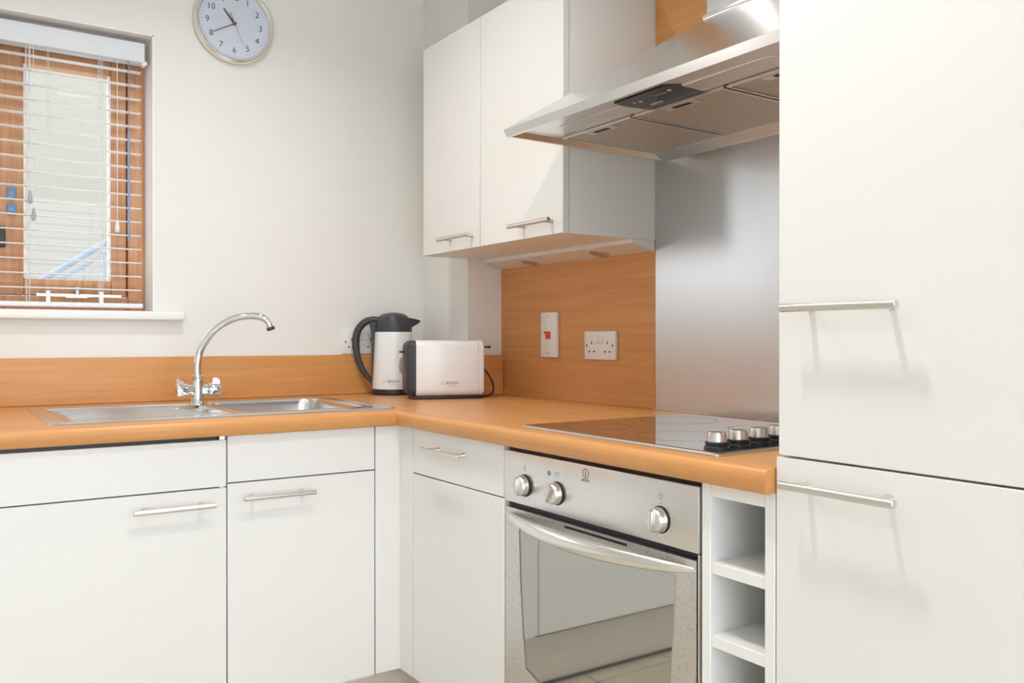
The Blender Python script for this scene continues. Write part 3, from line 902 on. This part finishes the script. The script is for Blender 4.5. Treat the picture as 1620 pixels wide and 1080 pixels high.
double_socket('double_socket', 'white double socket on the cream wall behind the kettle handle', (1.275, YW - .0005, 1.0795), (1, 0, 0), (0, -1, 0))

cs = thing('cooker_switch', 'white upright cooker switch plate with red rocker', 'switch', (XW - .0105, 2.261, 1.103))
obj('plate', B(XW - .0225, XW - .0105, 2.218, 2.304, 1.030, 1.176, bev=.0025), M_white, cs)
obj('rocker', B(XW - .0300, XW - .0225, 2.249, 2.270, 1.090, 1.114, bev=.002), M_red, cs)
obj('rocker_tip', B(XW - .0310, XW - .0226, 2.266, 2.2745, 1.1085, 1.1135, bev=.0008, seg=1), M_print, cs)
for z in (1.163, 1.043):
    bm = bmesh.new(); screw(bm, (XW - .0225, 2.266, z), (-1, 0, 0)); obj('screw', bm, M_grey, cs)

# ================================================================== KETTLE
kt = thing('electric_kettle', 'white and charcoal electric kettle standing behind the toaster', 'kettle', (1.357, 2.782, ZT + .0005), R(-30))
bm = bmesh.new(); lathe(bm, (0, 0, 0), (0, 0, 1), [(.074, 0), (.0765, .003), (.0765, .010), (.0755, .012), (.0755, .020)], 48)
obj('base', bm, M_black, kt, local=True)
bm = bmesh.new(); lathe(bm, (0, 0, .0205), (0, 0, 1), [(.0752, 0), (.0752, .002), (.0700, .100), (.0655, .200)], 48)
sh = obj('body', bm, M_appl, kt, local=True)
bm = bmesh.new(); lathe(bm, (0, 0, .221), (0, 0, 1), [(.0655, 0), (.0650, .012), (.0615, .030), (.0565, .045), (.0545, .050), (.050, .052)], 48)
col_ = obj('collar', bm, M_char, kt, local=True)
bm = bmesh.new(); lathe(bm, (0, 0, .2725), (0, 0, 1), [(.0520, 0), (.0500, .005), (.040, .012), (.022, .0165), (.0, .018)], 40)
obj('lid', bm, M_lid, kt, local=True)
# pouring lip
bm = bmesh.new()
loft(bm, [[Vector((.048, -.026, .272)), Vector((.048, .026, .272)), Vector((.058, .022, .232)), Vector((.058, -.022, .232))],
          [Vector((.078, -.014, .267)), Vector((.078, .014, .267)), Vector((.074, .010, .243)), Vector((.074, -.010, .243))],
          [Vector((.097, -.004, .261)), Vector((.097, .004, .261)), Vector((.090, .003, .252)), Vector((.090, -.003, .252))]])
obj('spout', bm, M_char, kt, 60, local=True)
hp = smooth_path([(-.045, 0, .262), (-.075, 0, .264), (-.105, 0, .252), (-.127, 0, .222), (-.133, 0, .180), (-.127, 0, .135), (-.110, 0, .090), (-.086, 0, .055), (-.072, 0, .040)], 5)
bm = bmesh.new(); n_ = len(hp)
tube(bm, hp, [.0148 + .003*math.sin(math.pi*i/n_) if i < n_*.55 else .016 - .008*(i/n_ - .55)/.45 for i in range(n_)], 16, up=(0, 1, 0), sx=.75)
obj('handle', bm, M_char, kt, 60, local=True)
bm = bmesh.new()
loft(bm, [[Vector((-.055, -.012, .262)), Vector((-.055, .012, .262)), Vector((-.088, .011, .262)), Vector((-.088, -.011, .262))],
          [Vector((-.060, -.010, .215)), Vector((-.060, .010, .215)), Vector((-.078, .009, .215)), Vector((-.078, -.009, .215))],
          [Vector((-.064, -.009, .10)), Vector((-.064, .009, .10)), Vector((-.077, .008, .10)), Vector((-.077, -.008, .10))],
          [Vector((-.068, -.009, .030)), Vector((-.068, .009, .030)), Vector((-.078, .008, .030)), Vector((-.078, -.008, .030))]])
obj('handle_spine', bm, M_char, kt, 60, local=True)
bm = B(-.096, -.078, -.008, .008, .266, .272, bev=.002); obj('lid_button', bm, M_black, kt, local=True)
# water gauge window and power lamp on the front right of the body
def on_body(ang, z, off=.0006):
    r = .0752 - (z - .0225)*.0485 + off
    return Vector((r*math.cos(R(ang)), r*math.sin(R(ang)), z))
bm = bmesh.new()
rows = []
for z, w in ((.075, 3), (.085, 9), (.105, 10), (.125, 7), (.132, 2)):
    rows.append([on_body(-61 + w*(u*2 - 1), z) for u in (0, .25, .5, .75, 1)])
loft(bm, rows, False, False, closed=False)
tag(obj('water_gauge', bm, M_gauge, sh, 60, local=True), 'grey water level window')
def wrap_text(s, size, ang, z, m, name, parent):
    b = text_bm(s, size, Matrix.Identity(4), .0001)
    for v in b.verts:
        r = .0752 - (z + v.co.y - .0225)*.0485 + .0004 + v.co.z
        th = R(ang) + v.co.x/.072
        v.co = Vector((r*math.cos(th), r*math.sin(th), z + v.co.y))
    return obj(name, b, m, parent, 0, local=True)
wrap_text('BOSCH', .0125, -86, .048, M_print, 'brand_print', sh)
wrap_text('ComfortLine', .0062, -84, .0385, M_grey, 'model_print', sh)
bm = bmesh.new()
for i in range(20):
    a0 = 2*math.pi*i/20; a1 = 2*math.pi*(i + 1)/20
    q = []
    for r, a in ((.0046, a0), (.0046, a1), (.0034, a1), (.0034, a0)):
        th = R(-112) + r*math.cos(a)/.072; zz = .048 + r*math.sin(a)
        rr_ = .0752 - (zz - .0225)*.0485 + .0006
        q.append(Vector((rr_*math.cos(th), rr_*math.sin(th), zz)))
    bm.faces.new(ring(bm, q))
obj('logo', bm, M_grey, sh, 0, local=True)

# ================================================================== TOASTER
TL = .228
tdir = Vector((1.512 - 1.290, 2.402 - 2.477, 0)).normalized()
trot = math.atan2(tdir.y, tdir.x)
tn = Vector((-tdir.y, tdir.x, 0))
tc_ = Vector((1.290, 2.477, 0)) + tdir*(TL/2) + tn*.070
ts = thing('toaster', 'white two-slot toaster with charcoal end standing in front of the kettle', 'toaster', (tc_.x, tc_.y, ZT + .0005), trot)
HW = .067
def yz_ring(x, hw, z0, z1, r, n=6):
    return [Vector((x, q.x, q.y)) for q in rrect(-hw, hw, z0, z1, r, 0, n)]
# white wrap
bm = bmesh.new()
xa, xb = -TL/2, TL/2 - .002
loft(bm, [yz_ring(xa, HW - .002, .012, .190, .020), yz_ring(xa + .004, HW, .010, .192, .022), yz_ring(xb - .006, HW, .010, .192, .022), yz_ring(xb, HW - .005, .015, .187, .020)])
body = obj('body', bm, M_appl, ts, 50, local=True)
bm = bmesh.new()
loft(bm, [yz_ring(-TL/2 - .030, HW - .022, .030, .172, .016), yz_ring(-TL/2 - .026, HW - .014, .020, .182, .018), yz_ring(-TL/2 - .012, HW - .004, .012, .190, .020), yz_ring(-TL/2 - .0005, HW - .003, .011, .191, .020)])
ecap = tag(obj('end_cap', bm, M_char, ts, 50, local=True), 'charcoal end cap')
bm = bmesh.new()
box(bm, -TL/2 - .010, TL/2 - .008, -HW + .010, HW - .010, 0, .011, bev=.002)
obj('foot_base', bm, M_black, ts, local=True)
for y in (-.026, .026):
    obj('slot', B(-.085, .085, y - .014, y + .014, .1918, .1926), M_dark, body, 0, local=True)
bm = bmesh.new(); box(bm, -TL/2 - .046, -TL/2 - .028, -.010, .010, .150, .157, bev=.002)
obj('lever', bm, M_black, ecap, local=True)
bm = bmesh.new(); box(bm, TL/2 - .002, TL/2 + .006, -.030, -.022, .160, .178, bev=.002); tube(bm, [(TL/2 + .005, -.026, .169), (TL/2 + .026, -.026, .169)], .003, 8); lathe(bm, (TL/2 + .020, -.026, .169), (1, 0, 0), [(.0045, 0), (.0045, .007)], 10)
obj('rack_lever', bm, M_black, ts, local=True)
bm = bmesh.new(); box(bm, TL/2 - .003, TL/2 + .004, -.035, -.020, .012, .040, bev=.002)
obj('cable_clip', bm, M_black, ts, local=True)
seam = bmesh.new(); box(seam, TL/2 - .0235, TL/2 - .0225, -HW - .0002, -HW + .001, .020, .182)
obj('seam', seam, M_grey, body, 0, local=True)
obj('brand_print', text_bm('BOSCH', .0125, basis((.004, -HW - .0002, .052), (1, 0, 0), (0, 0, 1)), .0002), M_print, body, 0, local=True)
obj('model_print', text_bm('ComfortLine', .0055, basis((.004, -HW - .0002, .041), (1, 0, 0), (0, 0, 1)), .0002), M_grey, body, 0, local=True)
bm = bmesh.new()
for i in range(20):
    a0 = 2*math.pi*i/20; a1 = 2*math.pi*(i + 1)/20
    bm.faces.new(ring(bm, [Vector((-.027 + r*math.cos(a), -HW - .0004, .052 + r*math.sin(a))) for r, a in ((.0048, a0), (.0048, a1), (.0036, a1), (.0036, a0))]))
obj('logo', bm, M_grey, body, 0, local=True)
bm = bmesh.new()
tube(bm, smooth_path([(TL/2 - .004, .040, .105), (TL/2 + .012, .036, .100), (TL/2 + .028, .020, .080), (TL/2 + .040, .0, .052), (TL/2 + .040, -.016, .024), (TL/2 + .024, -.024, .008), (TL/2 - .002, -.028, .005), (TL/2 - .03, -.02, .0045)], 6), .0032, 10)
obj('power_cord', bm, M_black, ts, 60, local=True)

# ================================================================== WALL CLOCK
CKX, CKZ, CKR = .8215, 2.125, .1305
ck = thing('wall_clock', 'round silver-rimmed wall clock with white face above the sink wall', 'clock', (CKX, YW - .001, CKZ))
bm = bmesh.new()
lathe(bm, (CKX, YW - .0005, CKZ), (0, -1, 0), [(CKR - .008, 0), (CKR - .002, .006), (CKR, .018), (CKR - .003, .028), (CKR - .009, .032), (CKR - .0155, .028), (CKR - .018, .018)], 72, True, False)
obj('rim', bm, M_clockrim, ck, 60)
YFc = YW - .019
bm = bmesh.new(); lathe(bm, (CKX, YFc + .003, CKZ), (0, -1, 0), [(CKR - .0175, 0), (CKR - .0175, .003)], 64)
face = obj('face', bm, M_clockface, ck)
for h in range(1, 13):
    a = R(90 - 30*h); rr_ = .0865
    obj('numeral', text_bm(str(h), .0275, on_back(CKX + rr_*math.cos(a), CKZ + rr_*math.sin(a), YFc - .0003), .0002), M_print, face, 0)
bm = bmesh.new()
for k in range(60):
    a = R(6*k); r0, w = (.1045, .0011) if k % 5 else (.1025, .0018)
    c, s = math.cos(a), math.sin(a)
    q = [Vector((CKX + r*c - w/2*t*s, YFc - .0002, CKZ + r*s + w/2*t*c)) for r, t in ((r0, -1), (.1085, -1), (.1085, 1), (r0, 1))]
    bm.faces.new(ring(bm, q))
tag(obj('minute_track', bm, M_grey, face, 0), kind='stuff')
def hand(name, clockdeg, length, tail, w, yy, m):
    a = R(90 - clockdeg); d_ = Vector((math.cos(a), 0, math.sin(a))); p_ = Vector((-d_.z, 0, d_.x))
    c = Vector((CKX, yy, CKZ)); bm = bmesh.new()
    q = [c - d_*tail - p_*w/2, c + d_*length - p_*w*.35, c + d_*length + p_*w*.35, c - d_*tail + p_*w/2]
    extrude_poly(bm, q, (0, -.001, 0)); return obj(name, bm, m, ck, 0)
hand('hour_hand', 321, .056, .006, .0065, YFc - .002, M_print)
hand('minute_hand', 241, .078, .008, .0030, YFc - .0035, M_print)
hand('second_hand', 157, .072, 0, .0011, YFc - .005, M_redhand)
hand('second_hand_tail', 337, .038, 0, .0035, YFc - .005, M_redhand)
bm = bmesh.new(); lathe(bm, (CKX, YFc - .001, CKZ), (0, -1, 0), [(.005, 0), (.005, .005), (.0, .006)], 16)
obj('hub', bm, M_print, ck)
bm = bmesh.new(); lathe(bm, (CKX, YW - .0255, CKZ), (0, -1, 0), [(CKR - .0165, 0), (CKR - .0165, .001)], 48)
obj('lens', bm, M_pane, ck, 0)

# ================================================================== VENETIAN BLIND
YV = YW + .030
vb = thing('venetian_blind', 'white venetian blind with open slats hanging in the window', 'blind', (.06, YW + .06, 1.185))
BLX0, BLX1 = WX0 + .018, .5555
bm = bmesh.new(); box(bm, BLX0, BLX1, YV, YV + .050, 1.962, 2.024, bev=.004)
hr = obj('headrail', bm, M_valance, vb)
bm = bmesh.new(); tube(bm, [(BLX1 - .001, YV + .004, 1.962), (BLX1 - .001, YV + .03, 1.962)], .008, 12); obj('headrail_clip', bm, M_blind, hr)
YS = YV + .026
me0 = None; nz = 17
for i in range(nz):
    z = 1.935 - i*.0432
    if me0 is None:
        bm = bmesh.new()
        q = []
        for k in range(7):
            u = -1 + 2*k/6; q.append((u*.0125, .0022*(1 - u*u)))
        pts = [Vector((BLX0 + .004, YS + a, z + b)) for a, b in q] + [Vector((BLX0 + .004, YS + a, z + b - .0016)) for a, b in reversed(q)]
        extrude_poly(bm, pts, (BLX1 - .008 - BLX0 - .004, 0, 0))
        me0 = obj('slat', bm, M_blind, vb, 30); z0 = z
    else:
        s = me0.copy(); COL.objects.link(s); s.parent = vb; s.location = (0, 0, z - z0)
obj('bottom_rail', B(BLX0 + .004, BLX1 - .004, YS - .014, YS + .014, 1.1865, 1.2015, bev=.004), M_blind, vb)
for x in (-.30, .232, .430):
    bm = bmesh.new()
    for dy in (-.0135, .0135):
        for dx in (-.004, .004):
            tube(bm, [(x + dx, YS + dy, 1.20), (x + dx, YS + dy, 1.963)], .0007, 6, up=(1, 0, 0))
    obj('ladder_cord', bm, M_cord, vb, 60)
for x in (.284, .43):
    obj('cord_clip', B(x - .006, x + .006, YS - .016, YS - .0142, 1.19, 1.235, bev=.0005, seg=1), M_blind, vb)
for x, zb in ((.284, 1.30),):
    bm = bmesh.new(); 
    for dx in (-.0025, .0025): tube(bm, [(x + dx, YV - .001, 1.72), (x + dx, YV - .001, 1.963)], .0007, 6, up=(1, 0, 0))
    obj('lift_cord', bm, M_cord, vb, 60)
def pull_cord(x, zb, m):
    bm = bmesh.new(); tube(bm, [(x, YV - .002, zb + .03), (x, YV - .002, 1.965)], .0009, 6, up=(1, 0, 0))
    c = obj('pull_cord', bm, M_cord, vb, 60)
    bm = bmesh.new(); lathe(bm, (x, YV - .002, zb), (0, 0, 1), [(.004, 0), (.0068, .004), (.0062, .018), (.0035, .034), (.0015, .038)], 14)
    obj('tassel', bm, m, c)
pull_cord(.474, 1.421, M_white)
pull_cord(.236, 1.490, M_gauge); pull_cord(.245, 1.440, M_gauge)
bm = bmesh.new(); tube(bm, [(.5065, YV - .002, 1.395), (.5065, YV - .002, 1.735)], .0032, 6, up=(1, 0, 0)); tube(bm, [(.5065, YV - .002, 1.735), (.5065, YV + .004, 1.965)], .0012, 6, up=(1, 0, 0))
tag(obj('tilt_wand', bm, M_wand, vb, 60), 'blue-grey tilt wand')
